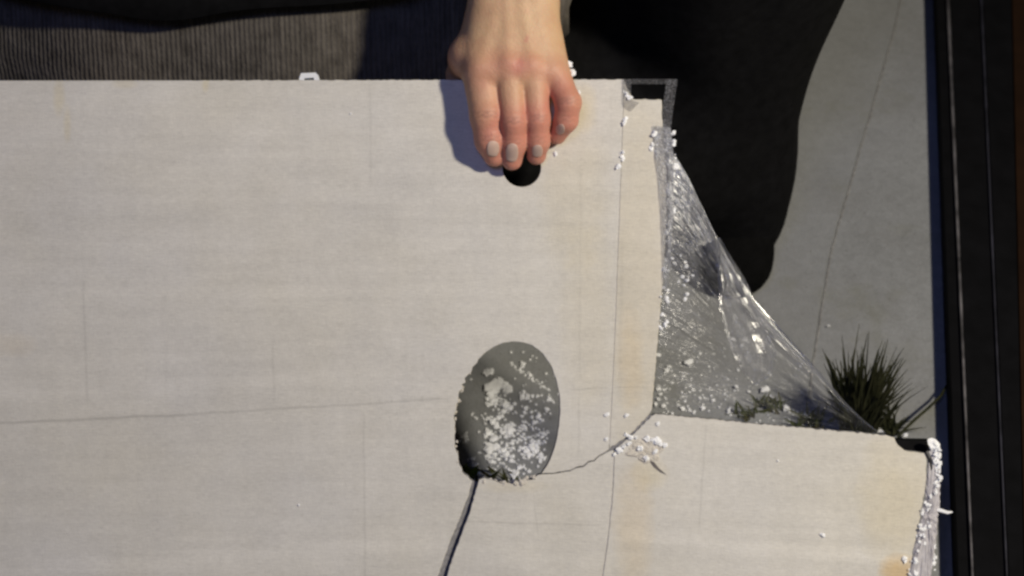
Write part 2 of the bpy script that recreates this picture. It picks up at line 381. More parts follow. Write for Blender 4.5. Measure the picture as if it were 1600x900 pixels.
for i in range(n - 1): B.f.append((i * 2, i * 2 + 1, i * 2 + 3, i * 2 + 2))
tag(B.build('path_joint', plain('dirt_in_joint', (0.23, 0.225, 0.22), 1.0, 0.05, 0.4, 200)), kind='structure')

# ================================================================= THE BROKEN SLAB
holeR = [(846, 740, 1.0), (854, 728, 0.8), (862, 711, 0.6), (868, 692, 0.4), (873, 666, 0.3), (875, 640, 0.3), (874, 618, 0.3), (869, 594, 0.3), (861, 572, 0.3), (848, 553, 0.3), (832, 540, 0.3), (815, 535, 0.3), (800, 534, 0.3),
         (786, 536, 0.3), (770, 543, 0.5), (756, 553, 1), (747, 562, 2.5), (738, 574, 3), (731, 586, 4), (727, 598, 3), (718, 611, 3), (713, 632, 2), (709, 655, 2), (710, 680, 2), (712, 704, 3), (716, 722, 3), (722, 738, 2), (738, 752, 1.0)]
outA = [(-500, 126), (300, 125.5, .5), (975, 124, 0.3), (972, 200, 0.5), (967, 330, 0.4), (960, 520, 0.3), (951.5, 702, 0.7), (935, 712, 0.4), (928, 719, 0.4), (919, 721, .4), (911, 728, .4), (900, 730, 0.4), (890, 735, .4), (878, 737, 0.5), (862, 739.5, .5)] + holeR + \
       [(733, 772, 0.7), (722, 800, 0.7), (702, 850, 0.7), (684, 900, 0.5), (660, 980), (640, 1198), (-500, 1198)]
tap = [(815 + 30 * math.cos(i / 28 * 6.2832), 262 + 30 * math.sin(i / 28 * 6.2832)) for i in range(28)]
slab = empty('stone_slab', FR); tag(slab, 'large pale stone slab gripped at its top edge, with an oval basin cut-out and a small round hole', 'slab')
prism('panel', [dens(outA, 5, 0, True, 1), tap], -11, 0, [mat_A, mat_core], slab)
outAs = [(975.6, 126), (981, 140, 1), (987, 154, 1.5), (1034, 156, 1), (1036, 200, 1), (1041, 260, 1), (1042, 330, 1), (1038, 420, 1.2), (1029, 520, 0.6), (1018.5, 640, 0.8), (1013, 649, 1), (985, 678, 1), (952.2, 701, 0.3), (960.8, 520, 0.2), (967.8, 330, 0.4), (972.6, 200, 0.4)]
prism('edge_strip', [dens(outAs, 5, 0, True, 2)], -11, -0.3, [mat_As, mat_core], slab)

frag = empty('slab_fragment', FR); tag(frag, 'cracked-off lower piece of the stone slab, below the oval cut-out, with crumbled right end', 'slab piece')
outB = [(748, 750, 1.5), (756, 747, 2), (772, 751, 3), (795, 755, 3), (820, 752, 2.5), (836, 746, 2), (846, 741.5, .6), (862, 741, .5), (878, 738.5, 0.5), (890, 736.8, .4), (900, 732, 0.4), (911, 730, .4), (919, 723, .4), (928, 721, 0.4), (935, 714, .4), (952.5, 705, 0.5), (959, 703, 0.3),
        (956.4, 770, .5), (949.4, 840, .5), (940.4, 902, 0.3), (905, 1198), (655, 1198), (688, 940), (701, 890, 0.7), (713, 855, 0.7), (731, 808, 0.7), (742, 772, 0.7)]
prism('panel', [dens(outB, 5, 0, True, 5)], -11.5, -1.0, [mat_B, mat_core], frag)
outBs = [(960, 702.5, 0.5), (987, 681, 1.2), (1017, 651, 0.8), (1024, 647, 0.8), (1100, 654, 1.0), (1200, 664, 1.2), (1300, 673, 1.2), (1385, 680, 1.2), (1398, 684, 1), (1404, 696, 1), (1414, 704, 0.8), (1449, 709, 0.8),
         (1447, 760, 1.0), (1440, 800, 1.4), (1430, 850, 1.4), (1420, 905, 1), (1370, 1198), (907.5, 1198), (941.6, 902, 0.3), (950.6, 840, 0.5), (957.7, 770, 0.5)]
prism('side_panel', [dens(outBs, 5, 0, True, 6)], -11.5, -1.2, [mat_Bs, mat_core], frag)

def strip_at(name, pl, hw, h1, mat, parent):
    q = Bag()
    for x, y in pl: q.v += [L(x - hw, y, h1), L(x + hw, y, h1), L(x + hw, y, -10.5), L(x - hw, y, -10.5)]
    for i in range(len(pl) - 1):
        for k in range(4): q.f.append((i * 4 + k, i * 4 + (k + 1) % 4, (i + 1) * 4 + (k + 1) % 4, (i + 1) * 4 + k))
    q.f += [(3, 2, 1, 0), tuple((len(pl) - 1) * 4 + k for k in range(4))]
    return q.build(name, mat, parent)
mat_fill = plain('grey_grout', (0.50, 0.48, 0.47), 0.9, 0.1, 0.2, 300)
strip_at('seam_filler', [(975.3, 128), (972.3, 200), (967.4, 330), (960.4, 520), (952.4, 695)], 2.2, -0.75, mat_fill, slab)
strip_at('crack_filler', [(1016, 649.5), (986, 679.5), (953, 703.5), (930, 718), (900, 732), (880, 738)], 4.5, -3.2, mat_core, slab)
strip_at('seam_filler', [(958.6, 712), (957, 770), (950, 840), (941, 902), (906.2, 1190)], 2.2, -1.9, mat_fill, frag)
Bq = Bag(); la = [(736, 752), (733, 772), (722, 800), (702, 850), (684, 900), (640, 1010)]; lb_ = [(744, 756), (743, 774), (732, 806), (714, 853), (700, 900), (662, 1010)]
for a, b in zip(la, lb_): Bq.v += [L(a[0] - 1, a[1], -1.5), L(b[0] + 2, b[1], -10), L(b[0] + 2, b[1], -10.9), L(a[0] - 1, a[1], -10.9)]
for i in range(len(la) - 1):
    for q in range(4): Bq.f.append((i * 4 + q, i * 4 + (q + 1) % 4, (i + 1) * 4 + (q + 1) % 4, (i + 1) * 4 + q))
Bq.build('broken_edge', mat_core, slab)

rimr = random.Random(8)
def rim(pl, n, name, par, r0, r1):
    out = []
    for i in range(n):
        x, y = pl_at(pl, rimr.random()); out.append((x + rimr.uniform(-2.5, 2.5), y + rimr.uniform(-2.5, 2.5), rimr.uniform(r0, r1), rimr.uniform(-9, -0.5)))
    return chunks(name, out, mat_scar, par, 81, 0.6)
def pl_at(pl, t):
    d = [0]
    for i in range(1, len(pl)): d.append(d[-1] + math.hypot(pl[i][0] - pl[i - 1][0], pl[i][1] - pl[i - 1][1]))
    q = t * d[-1]
    for i in range(1, len(pl)):
        if q <= d[i] + 1e-9:
            f = (q - d[i - 1]) / max(1e-9, d[i] - d[i - 1]); return (pl[i - 1][0] + (pl[i][0] - pl[i - 1][0]) * f, pl[i - 1][1] + (pl[i][1] - pl[i - 1][1]) * f)
    return pl[-1]
# spalled scar on the fragment just under the notch corner
def rough_patch(name, outline, h, mat, parent, seed, amp=1.2, h0=-1.0):
    rnd = random.Random(seed); cx = sum(p[0] for p in outline) / len(outline); cy = sum(p[1] for p in outline) / len(outline)
    l = dens(outline, 4, 1.6, True, seed); n = len(l); vs = []; fs = []; K = 6
    for k in range(K):
        t = k / K
        for x, y in l:
            x2 = x + (cx - x) * t; y2 = y + (cy - y) * t
            vs.append(L(x2, y2, h0 + (0 if k == 0 else h * (0.55 + 0.45 * min(1, t * 2)) + amp * noise.noise(Vector((x2 * .13, y2 * .13, seed))) + rnd.uniform(-.3, .3) * amp)))
    c = len(vs); vs.append(L(cx, cy, h0 + h))
    for k in range(K - 1):
        for i in range(n): j = (i + 1) % n; fs.append((k * n + i, k * n + j, (k + 1) * n + j, (k + 1) * n + i))
    for i in range(n): fs.append(((K - 1) * n + i, (K - 1) * n + (i + 1) % n, c))
    return mesh_obj(name, vs, fs, mat, parent)
def chunks(name, pts_, mat, parent, seed, flat=0.5):
    rnd = random.Random(seed); Bq = Bag()
    for x, y, r, h in pts_:
        v, f = lump(rnd, r * 0.001, flat); Bq.add(v, f, L(x, y, h))
    return Bq.build(name, mat, parent)
mat_scar = plain('chipped_stone', (0.62, 0.58, 0.52), 0.9, 0.2, 0.12, 350, 0.8, 0.002)
rough_patch('spalled_scar', [(984, 688), (1000, 684), (1020, 688), (1038, 694), (1040, 702), (1030, 712), (1034, 724), (1018, 722), (1008, 728), (994, 716), (975, 712)], 1.3, mat_scar, frag, 3, 1.0, -1.6)
chunks('scar_grit', [(978 + 5 * i + random.uniform(-2, 2), 690 - 2.4 * abs(i - 6) + 3 + random.uniform(-3, 3), random.uniform(1.0, 2.0), 0.2) for i in range(4)] +
       [(1014 + random.uniform(-3, 3) + 5 * i, 685 + 2.2 * i, random.uniform(1.6, 2.8), 0.3) for i in range(6)] +
       [(968, 703, 2, 0), (975, 698, 2.2, 0), (983, 693, 1.8, 0), (960, 710, 1.5, 0), (1010, 716, 2.6, 0.6), (1000, 700, 2.2, .4), (1024, 706, 2, .4)], mat_foam, frag, 7)
# flat plate below the scar, its dark colour stands for shade in a chip
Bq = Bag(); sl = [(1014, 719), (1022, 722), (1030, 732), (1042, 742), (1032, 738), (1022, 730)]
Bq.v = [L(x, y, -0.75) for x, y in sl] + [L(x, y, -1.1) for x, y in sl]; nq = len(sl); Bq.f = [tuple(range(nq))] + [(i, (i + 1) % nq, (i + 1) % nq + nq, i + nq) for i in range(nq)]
Bq.build('chip_shade', plain('shaded_chip', (0.16, 0.145, 0.14), 0.9, 0.1, 0.3, 300), frag)

# crumbled foam edging on the right ends
rnd = random.Random(21)
def edge_lumps(path, halfw, count, rmin, rmax, h, seed):
    r_ = random.Random(seed); out = []
    for i in range(int(count * 1.8)):
        t = r_.random() * (len(path) - 1); k = int(t); a = path[k]; b = path[k + 1]; f = t - k
        out.append((a[0] + (b[0] - a[0]) * f + r_.uniform(-halfw, halfw), a[1] + (b[1] - a[1]) * f + r_.uniform(-3, 3), 0.6 * r_.uniform(rmin * .6, rmax), h + r_.uniform(-2, 2)))
    return out
chunks('foam_bits', edge_lumps([(1024, 200), (1022, 235)], 5, 10, 1.0, 3.4, 0.5, 31) + edge_lumps([(1046, 205), (1050, 260), (1047, 350), (1042, 430), (1034, 520)], 7, 38, 0.6, 3.6, -1, 32) +
       edge_lumps([(1055, 380), (1070, 430), (1062, 470)], 14, 12, 1.0, 3.0, -6, 33), mat_foam, slab, 34)
for i, (x0, y0, x1, y1, n_) in enumerate([(972, 140, 984, 152, 7), (976, 186, 970, 196, 7), (973, 238, 966, 262, 9)]):
    chunks('foam_plug', edge_lumps([(x0, y0), (x1, y1)], 3, n_, 1.6, 2.8, 0, 50 + i), mat_foam, slab, 60 + i)
rough_patch('foam_edging', [(1451, 712), (1458, 694), (1467, 690), (1470, 730), (1469, 780), (1465, 830), (1458, 880), (1448, 930), (1415, 935), (1424, 880), (1436, 826), (1446, 780)], 1.8, plain('dirty_foam', (0.50, 0.48, 0.50), 0.8, .2, .12, 250, .5), frag, 14, 1.3, -1.5)
chunks('foam_bits', edge_lumps([(1462, 692), (1466, 740), (1460, 770)], 4, 34, 1.2, 2.8, 0.5, 35) + edge_lumps([(1452, 775), (1444, 820), (1432, 870), (1426, 900)], 8, 34, 1.0, 2.5, 0, 36) +
       edge_lumps([(1462, 850), (1460, 895)], 3, 8, 1.6, 2.6, -3, 37), mat_foam, frag, 38)
prism('notch_shade_block', [[(1398, 690), (1463, 691), (1463, 716), (1404, 714)]], -30, -13, [mat_black, mat_black], frag)  # black block set behind the notch to stand for the shade in the gap
tag(chunks('foam_corner_post', [(1460, 694, 4.2, -1), (1464, 700, 3.2, 0), (1466, 712, 3, 0), (1464, 724, 3, 0)], mat_foam, frag, 40))
Bq = Bag(); Bq.tube([L(1448, 706, -2), L(1453, 716, -1), L(1456, 736, -1)], [0.0022, 0.002, 0.0012], 6); Bq.build('tape_curl', mat_edge2, frag)

rim([(738, 574), (731, 586), (720, 608), (711, 640), (709, 670), (713, 710), (722, 740)], 26, 'chipped_rim', slab, 0.5, 1.7)
rim([(748, 750), (770, 753), (795, 757), (820, 753), (838, 745)], 34, 'chipped_rim', frag, 0.5, 1.9)
# clear tape round the notched top corner, thin dark edge behind it
def sheet(name, rows, mat, parent, milk=None, mw=None, smooth=True):
    """grid of points rows[i][j]; uv = (i, j); milk attribute = extra whiteness"""
    nr = len(rows); nc = len(rows[0]); vs = [p for r in rows for p in r]; fs = []
    for i in range(nr - 1):
        for j in range(nc - 1): fs.append((i * nc + j, i * nc + j + 1, (i + 1) * nc + j + 1, (i + 1) * nc + j))
    o = mesh_obj(name, vs, fs, mat, parent, smooth, mw); me = o.data
    uv = me.uv_layers.new(name='UVMap')
    for lp in me.loops: uv.data[lp.index].uv = ((lp.vertex_index // nc) / (nr - 1), (lp.vertex_index % nc) / (nc - 1))
    at = me.attributes.new('milk', 'FLOAT', 'POINT')
    at.data.foreach_set('value', [0.0 if milk is None else milk(i // nc / (nr - 1), i % nc / (nc - 1)) for i in range(len(vs))]); return o
def band(ax, bx, nr, nc, h=0.4, amp=0.5, seed=0):
    """strip between two drawing polylines"""
    def at(pl, t):
        t *= len(pl) - 1; k = min(int(t), len(pl) - 2); f = t - k
        return (pl[k][0] + (pl[k + 1][0] - pl[k][0]) * f, pl[k][1] + (pl[k + 1][1] - pl[k][1]) * f)
    rows = []
    for i in range(nr):
        a = at(ax, i / (nr - 1)); b = at(bx, i / (nr - 1)); r = []
        for j in range(nc):
            f = j / (nc - 1); x = a[0] + (b[0] - a[0]) * f; y = a[1] + (b[1] - a[1]) * f
            r.append(L(x, y, h + amp * (1 + noise.noise(Vector((x * .05, y * .05, seed))))))
        rows.append(r)
    return rows
sheet('tape', band([(972, 124), (972, 165), (985, 175)], [(986, 124), (986, 156), (1000, 160)], 12, 4), mat_tape, slab, lambda s, t: 0.12)
sheet('tape', band([(985, 123), (1057, 123)], [(985, 131), (1057, 131)], 12, 3, -2), mat_tape, slab, lambda s, t: 0.02)
sheet('tape', band([(1042, 124), (1036, 165), (1032, 205)], [(1059, 124), (1052, 170), (1047, 210)], 16, 4, -1), mat_tape, slab, lambda s, t: 0.10)

sheet('tape', band([(1020, 196), (1024, 240), (1032, 320), (1036, 400), (1036, 470)], [(1048, 200), (1053, 250), (1052, 330), (1048, 410), (1040, 470)], 60, 9, 0.3, 1.2, 3), mat_tape, slab, lambda s, t: 0.45 * (1 - s * .6) + 0.2 * (t > .6))
sheet('tape', band([(1050, 380), (1046, 430), (1040, 500)], [(1085, 380), (1092, 440), (1070, 510)], 40, 14, -6, 7, 9), mat_film, slab, lambda s, t: 0.22 * max(0, 1 - s * 1.3))

# plastic film stretched across the missing corner
def pl_at(pl, t):
    d = [0]
    for i in range(1, len(pl)): d.append(d[-1] + math.hypot(pl[i][0] - pl[i - 1][0], pl[i][1] - pl[i - 1][1]))
    q = t * d[-1]
    for i in range(1, len(pl)):
        if q <= d[i] + 1e-9:
            f = (q - d[i - 1]) / max(1e-9, d[i] - d[i - 1]); return (pl[i - 1][0] + (pl[i][0] - pl[i - 1][0]) * f, pl[i - 1][1] + (pl[i][1] - pl[i - 1][1]) * f)
    return pl[-1]
hyp = [(1046, 236), (1058, 247), (1068, 262), (1080, 284), (1092, 310), (1104, 335), (1122, 372), (1140, 405), (1156, 432), (1180, 468), (1215, 508), (1250, 545), (1285, 585), (1320, 627), (1350, 656), (1380, 681)]
bot = [(1022, 644), (1100, 651), (1200, 661), (1300, 670), (1380, 682)]
lef = [(1046, 236), (1048, 300), (1044, 380), (1034, 480), (1022, 644)]
rows = []
NT, NS = 46, 60
for i in range(NT):
    t = i / (NT - 1); a = pl_at(lef, t); r = []
    for j in range(NS):
        s = j / (NS - 1); H = pl_at(hyp, s); Bp = pl_at(bot, s)
        x = (1 - t) * H[0] + t * Bp[0] + (a[0] - ((1 - t) * hyp[0][0] + t * bot[0][0])) * (1 - s)
        y = (1 - t) * H[1] + t * Bp[1] + (a[1] - ((1 - t) * hyp[0][1] + t * bot[0][1])) * (1 - s)
        bul = math.sin(math.pi * min(1, t)) * math.sin(math.pi * s)
        h = -3 - 14 * bul + 9 * (0.15 + bul) * noise.noise(Vector((t * 14, s * 1.6, 2.2))) + 4 * bul * noise.noise(Vector((x * .03, y * .03, 5)))
        r.append(L(x, y, h))
    rows.append(r)
def milk(t, s):
    m = 0.62 * max(0, 1 - t / 0.36) ** 1.2 + 0.5 * max(0, 1 - s / 0.28) * (1 - t * 0.8) * (0 if t > .75 else 1)
    m += 0.25 * math.exp(-((t - 0.10) / 0.05) ** 2) * min(1, s * 2)
    return m
film = sheet('plastic_film', rows, mat_film, None, milk, FR.copy())
tag(film, 'crumpled clear plastic film stretched across the missing corner beside the slab', 'plastic film')
rows = []
for i in range(14):
    t = i / 13; r = []
    a = pl_at([(1112, 400), (1125, 480), (1142, 545), (1163, 588), (1172, 600)], 0); r = []
    for j in range(26):
        s = j / 25; x0, y0 = pl_at([(1120, 372), (1122, 480), (1140, 545), (1162, 586), (1176, 602)], s); x1, y1 = pl_at([(1122, 372), (1165, 440), (1190, 500), (1212, 550), (1206, 585), (1182, 600)], s)
        x = x0 + (x1 - x0) * t; y = y0 + (y1 - y0) * t
        r.append(L(x, y, 4 + 7 * math.sin(t * 9) * (1 - s * .7) + 3 * noise.noise(Vector((x * .06, y * .06, 1)))))
    rows.append(r)
fold = sheet('film_fold', rows, mat_film, film, lambda t, s: 0.24 + 0.28 * abs(t - .5) + 0.12 * s)
fold.matrix_parent_inverse = Matrix(); fold.matrix_world = FR

# white plastic clip hooked over the back of the top edge
clip = empty('plastic_clip', FR @ Matrix.Translation(L(481, 125, -14))); tag(clip, 'small white plastic clip sticking up behind the top edge of the slab', 'clip')
def loc_prism(name, poly, h0, h1, mat, parent, org, hole=None):
    loops = [poly] + ([hole] if hole else []); vs = []; fs = []; idx = []
    for h in (h1, h0):
        for l in loops: idx.append(list(range(len(vs), len(vs) + len(l)))); vs += [L(x, y, h) - org for x, y in l]
    nl = len(loops)
    for k in range(nl):
        a = idx[k]; b = idx[k + nl]; n = len(a)
        for i in range(n): fs.append((a[i], a[(i + 1) % n], b[(i + 1) % n], b[i]))
    for base in (0, nl):
        flat = [i for q in range(nl) for i in idx[base + q]]
        for t in tessellate_polygon([[vs[i] for i in idx[base + q]] for q in range(nl)]): fs.append(tuple(flat[i] for i in t))
    return mesh_obj(name, vs, fs, mat, parent)
org = L(481, 125, -14)
loc_prism('frame', [(461, 150), (464, 120), (467, 111), (490, 110), (494, 114), (503, 150)], -17, -12, mat_whiteplastic, clip, org, [(471, 142), (472, 119), (487, 118), (492, 142)])
loc_prism('backing', [(470, 142), (471, 118), (488, 117), (493, 142)], -16.5, -14.5, mat_greyplastic, clip, org)

# ================================================================= BLACK DOOR LYING ON THE GROUND
ctr = G(1540, 450); door = empty('steel_door', Matrix.Translation((ctr.x, ctr.y, 0))); tag(door, 'black painted steel door lying on the concrete along the right of the photo', 'door')
dO = Vector((ctr.x, ctr.y, 0)); HT = 0.02
def dpt(px, py, z): p = G(px, py, z); return p - dO
def plank(name, leftline, rightline, z0, z1, mat):
    Bq = Bag(); n = len(leftline)
    for i in range(n):
        a = dpt(*leftline[i], z1); b = dpt(*rightline[i], z1); z0 = -.0034
        Bq.v += [a, b, Vector((b.x, b.y, z0)), Vector((a.x, a.y, z0))]
    for i in range(n - 1):
        for q in range(4): Bq.f.append((i * 4 + q, i * 4 + (q + 1) % 4, (i + 1) * 4 + (q + 1) % 4, (i + 1) * 4 + q))
    Bq.f += [(3, 2, 1, 0), tuple((n - 1) * 4 + q for q in range(4))]
    return Bq.build(name, mat, door)
Y = [-700, 0, 300, 600, 900, 1150]
def line(x0, x9): return [(x0 + (x9 - x0) * y / 900, y) for y in Y]
plank('stile', line(1464, 1498), line(1478, 1517), 0, HT, mat_iron)
plank('highlight_trim', line(1479.5, 1518.5), line(1483.5, 1521.5), 0, HT + 0.004, mat_edge)  # paler colour paints the highlight along the worn edge
plank('inner_stile', line(1485, 1523), line(1531, 1571), 0, HT, mat_iron)
plank('highlight_trim', line(1532.5, 1572.5), line(1535, 1575), 0, HT + 0.003, mat_edge2)  # second, dimmer highlight line put into the trim colour
plank('door_leaf', line(1537, 1577), line(1580, 1600), 0, HT, mat_iron)
plank('rust_panel', line(1582, 1602), line(1900, 1940), 0, HT - 0.008, mat_rust)

# ================================================================= THE PERSON
def Lm(px, py, h): p = L(px, py, h); return (p.x, p.y, p.z)
mm = 0.001
fing = {
 'index': [((754, 120, 16), 15.5), ((761, 186, 20), 12.6), ((766, 222, 17), 11.4), ((773, 244, 11), 9.0)],
 'middle': [((795, 113, 22), 12.6), ((802.5, 196, 26), 9.5), ((803, 228, 19), 9.2), ((800, 252, 12), 8.0)],
 'ring': [((832, 114, 21), 12.2), ((839, 192, 24), 9.3), ((840, 224, 18), 8.8), ((838, 244, 10), 7.6)],
 'pinky': [((868, 124, 17), 11.4), ((886, 166, 24), 9.6), ((883, 192, 20), 8.8), ((870, 213, 9), 7.2)]}
def chain(c): return [(Lm(*c[i][0]), Lm(*c[i + 1][0]), c[i][1] * mm, c[i + 1][1] * mm) for i in range(len(c) - 1)]
palm = [((768, 0, 8), (753, 118, 17), 15.5, 15), ((792, 0, 12), (795, 114, 20), 16, 13.5), ((818, 0, 12), (832, 115, 19), 15.5, 13),
        ((839, 0, 8), (866, 122, 15), 14.5, 12), ((770, -110, 4), (769, 0, 8), 17, 15.5), ((836, -110, 4), (838, 0, 8), 16, 15),
        ((752, 40, 1), (731, 88, 1), 13, 12.5), ((765, 20, -6), (820, 60, -4), 12, 14), ((740, 95, 5), (850, 110, 5), 13, 12), ((776, 122, 17), (816, 124, 18), 11, 10.5), ((816, 124, 18), (852, 126, 15), 10.5, 10)]
palm = [(Lm(*a), Lm(*b), ra * mm, rb * mm) for a, b, ra, rb in palm]
thumb = [(Lm(729, 88, 2), Lm(718, 112, -18), 12.5 * mm, 10.5 * mm), (Lm(718, 112, -18), Lm(722, 160, -24), 10.5 * mm, 10 * mm), (Lm(722, 160, -24), Lm(735, 205, -22.5), 10 * mm, 8 * mm)]
elbow = Lm(1010, -540, 0)
fore = [(Lm(803, -90, 4), elbow, 28 * mm, 44 * mm)]
groups = [(palm, 12 * mm, 1), (thumb, 5 * mm, 9 * mm), (fore, 5 * mm, 20 * mm)] + [(chain(fing[k]), 4 * mm, 2.0 * mm) for k in ('index', 'middle', 'ring', 'pinky')]
knuck = [(Lm(752, 112, 31), 9), (Lm(794, 106, 34), 9), (Lm(831, 108, 33), 8.5), (Lm(866, 118, 27), 8)]
pips = [fing[k][1] for k in fing]; dips = [fing[k][2] for k in fing]
def hand_detail(P, d):
    for c, r in knuck[:]:
        q = np.linalg.norm(P - np.array(c), axis=1); d = d - 0.0020 * np.exp(-(q / (r * mm)) ** 2)
    for a, b in (((752, 112, 30), (778, 20, 25)), ((794, 106, 34), (792, 10, 29)), ((831, 108, 33), (815, 10, 29)), ((866, 118, 27), (834, 20, 24))):
        q = sd_caps(P, Lm(*a), Lm(*b), 0, 0); d = d - 0.0007 * np.exp(-(q / 0.0045) ** 2)
    for (c, r), amt in [(x, 0.0009) for x in pips] + [(x, 0.0006) for x in dips]:
        c0 = np.array(Lm(*c)); c1 = c0 + np.array([0, 0, r * mm])
        dy = (P[:, 1] - c0[1]); near = np.exp(-(np.linalg.norm(P - c1, axis=1) / 0.009) ** 2)
        d = d - amt * 0.9 * near + near * amt * 0.5 * (np.exp(-((dy - .0016) / 0.0009) ** 2) + np.exp(-((dy + .0018) / 0.0009) ** 2) + .6 * np.exp(-(dy / 0.0010) ** 2))
    return d
HP, HF = sdf_mesh(groups, 0.0013, hand_detail)
flush = np.zeros(len(HP))
for c, r in [(Lm(794, 108, 34), 13), (Lm(752, 125, 31), 16), (Lm(831, 112, 33), 11), (Lm(872, 130, 27), 18), (Lm(808, 118, 34), 6)]:
    flush += 0.55 * np.exp(-(np.linalg.norm(HP - np.array(c), axis=1) / (r * mm)) ** 2)
for k, fg in fing.items():
    for q in (1, 2, 3): flush += 0.75 * np.exp(-(np.linalg.norm(HP - np.array(Lm(*fg[q][0])), axis=1) / (0.017)) ** 2)
flush += 0.5 * np.exp(-(np.linalg.norm(HP - np.array(Lm(708, 100, 5)), axis=1) / 0.02) ** 2)
flush += 1.0 * np.exp(-(sd_caps(HP, Lm(806, 113, 34), Lm(812, 108, 34), 0, 0) / 0.0022) ** 2)     # small scratches on the back of the hand
flush += 0.8 * np.exp(-(sd_caps(HP, Lm(821, 74, 33), Lm(824, 68, 33), 0, 0) / 0.0018) ** 2)
flush = np.clip(flush, 0, 1)
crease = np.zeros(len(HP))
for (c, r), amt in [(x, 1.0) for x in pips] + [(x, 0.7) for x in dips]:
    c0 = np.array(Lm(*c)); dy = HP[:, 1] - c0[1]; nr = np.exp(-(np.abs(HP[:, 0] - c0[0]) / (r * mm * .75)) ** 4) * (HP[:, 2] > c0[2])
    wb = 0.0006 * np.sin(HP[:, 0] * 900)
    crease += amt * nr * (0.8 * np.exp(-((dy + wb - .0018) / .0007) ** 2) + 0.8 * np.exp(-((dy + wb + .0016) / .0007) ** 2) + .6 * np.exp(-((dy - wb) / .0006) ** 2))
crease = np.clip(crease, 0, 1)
FRn = np.array(FR.to_3x3()); HW = HP @ FRn.T
# the rest of the body, mostly above and behind the frame
XR = -0.50                                                      # mirror plane *2 for the other hand
def wv(p): q = FR @ Vector(p); return (q.x, q.y, q.z)
eL = np.array(wv(elbow)); eR = np.array([XR - eL[0], eL[1], eL[2]])
shL = (0.02, 0.74, 0.80); shR = (-0.37, 0.74, 0.80)
pel = (-0.17, 0.86, 0.30); chest = (-0.175, 0.76, 0.64); neck = (-0.175, 0.70, 0.86); head = (-0.175, 0.655, 0.99)
kneeL = (0.200, 0.62, 0.50); footL = (0.215, 0.61, 0.06); toeL = (0.226, 0.555, 0.034)
kneeR = (-0.30, 0.58, 0.10); footR = (-0.27, 0.98, 0.08)
bodyg = [([(pel, chest, 0.125, 0.13), ((pel[0] - .06, pel[1], pel[2]), (pel[0] + .06, pel[1], pel[2]), 0.12, 0.12), (shL, shR, 0.06, 0.06), (chest, (chest[0], .73, .78), .13, .10), ((chest[0], .73, .8), neck, 0.06, 0.052), (neck, head, 0.052, 0.055)], 0.05, 1),
         ([(head, (head[0], head[1] + .01, head[2] + .05), 0.078, 0.086), ((head[0], head[1] - .045, head[2] - .035), (head[0], head[1] - .03, head[2] + .03), .045, .06)], 0.03, 0.02),
         ([((head[0], head[1] - .088, head[2] + .012), (head[0], head[1] - .108, head[2] - .012), 0.007, 0.012)], 0.01, 0.008),
         ([((head[0] - .082, head[1] + .01, head[2] - .01), (head[0] - .086, head[1] + .015, head[2] + .025), .010, .014)], 0.01, 0.008),
         ([((head[0] + .082, head[1] + .01, head[2] - .01), (head[0] + .086, head[1] + .015, head[2] + .025), .010, .014)], 0.01, 0.008),
         ([((head[0] - .02, head[1] - .094, head[2] - .045), (head[0] + .02, head[1] - .094, head[2] - .045), .006, .006)], 0.01, 0.006),
         ([(shL, tuple(eL), 0.052, 0.042)], 0.02, 0.04), ([(shR, tuple(eR), 0.052, 0.042)], 0.02, 0.04),
         ([((pel[0] + .08, pel[1], pel[2]), kneeL, 0.085, 0.062), (kneeL, footL, 0.058, 0.04)], 0.02, 0.05),
         ([((pel[0] - .08, pel[1], pel[2]), kneeR, 0.085, 0.062), (kneeR, footR, 0.058, 0.04)], 0.02, 0.05)]
BP, BF = sdf_mesh(bodyg, 0.008)
allv = []; allf = []; fl = []
def addm(V, F, f, flip=False):
    n = len(allv); allv.extend(map(tuple, V)); allf.extend([tuple(n + i for i in (q[::-1] if flip else q)) for q in F]); fl.extend(list(f))
PO = np.array([-0.17, 0.8, 0.0])
addm(HW - PO, HF, flush); HM = HW.copy(); HM[:, 0] = XR - HM[:, 0]; addm(HM - PO, HF, flush, True)
addm(BP - PO, BF, np.full(len(BP), 0.15))
person = empty('person', Matrix.Translation(PO)); tag(person, 'person crouching behind the slab in charcoal ribbed coat, left hand gripping its top edge', 'person')
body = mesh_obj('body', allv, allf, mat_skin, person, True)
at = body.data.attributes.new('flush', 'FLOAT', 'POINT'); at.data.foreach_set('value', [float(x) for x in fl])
at = body.data.attributes.new('crease', 'FLOAT', 'POINT'); cr_ = np.zeros(len(fl)); cr_[:len(crease)] = crease; cr_[len(crease):2 * len(crease)] = crease; at.data.foreach_set('value', cr_)
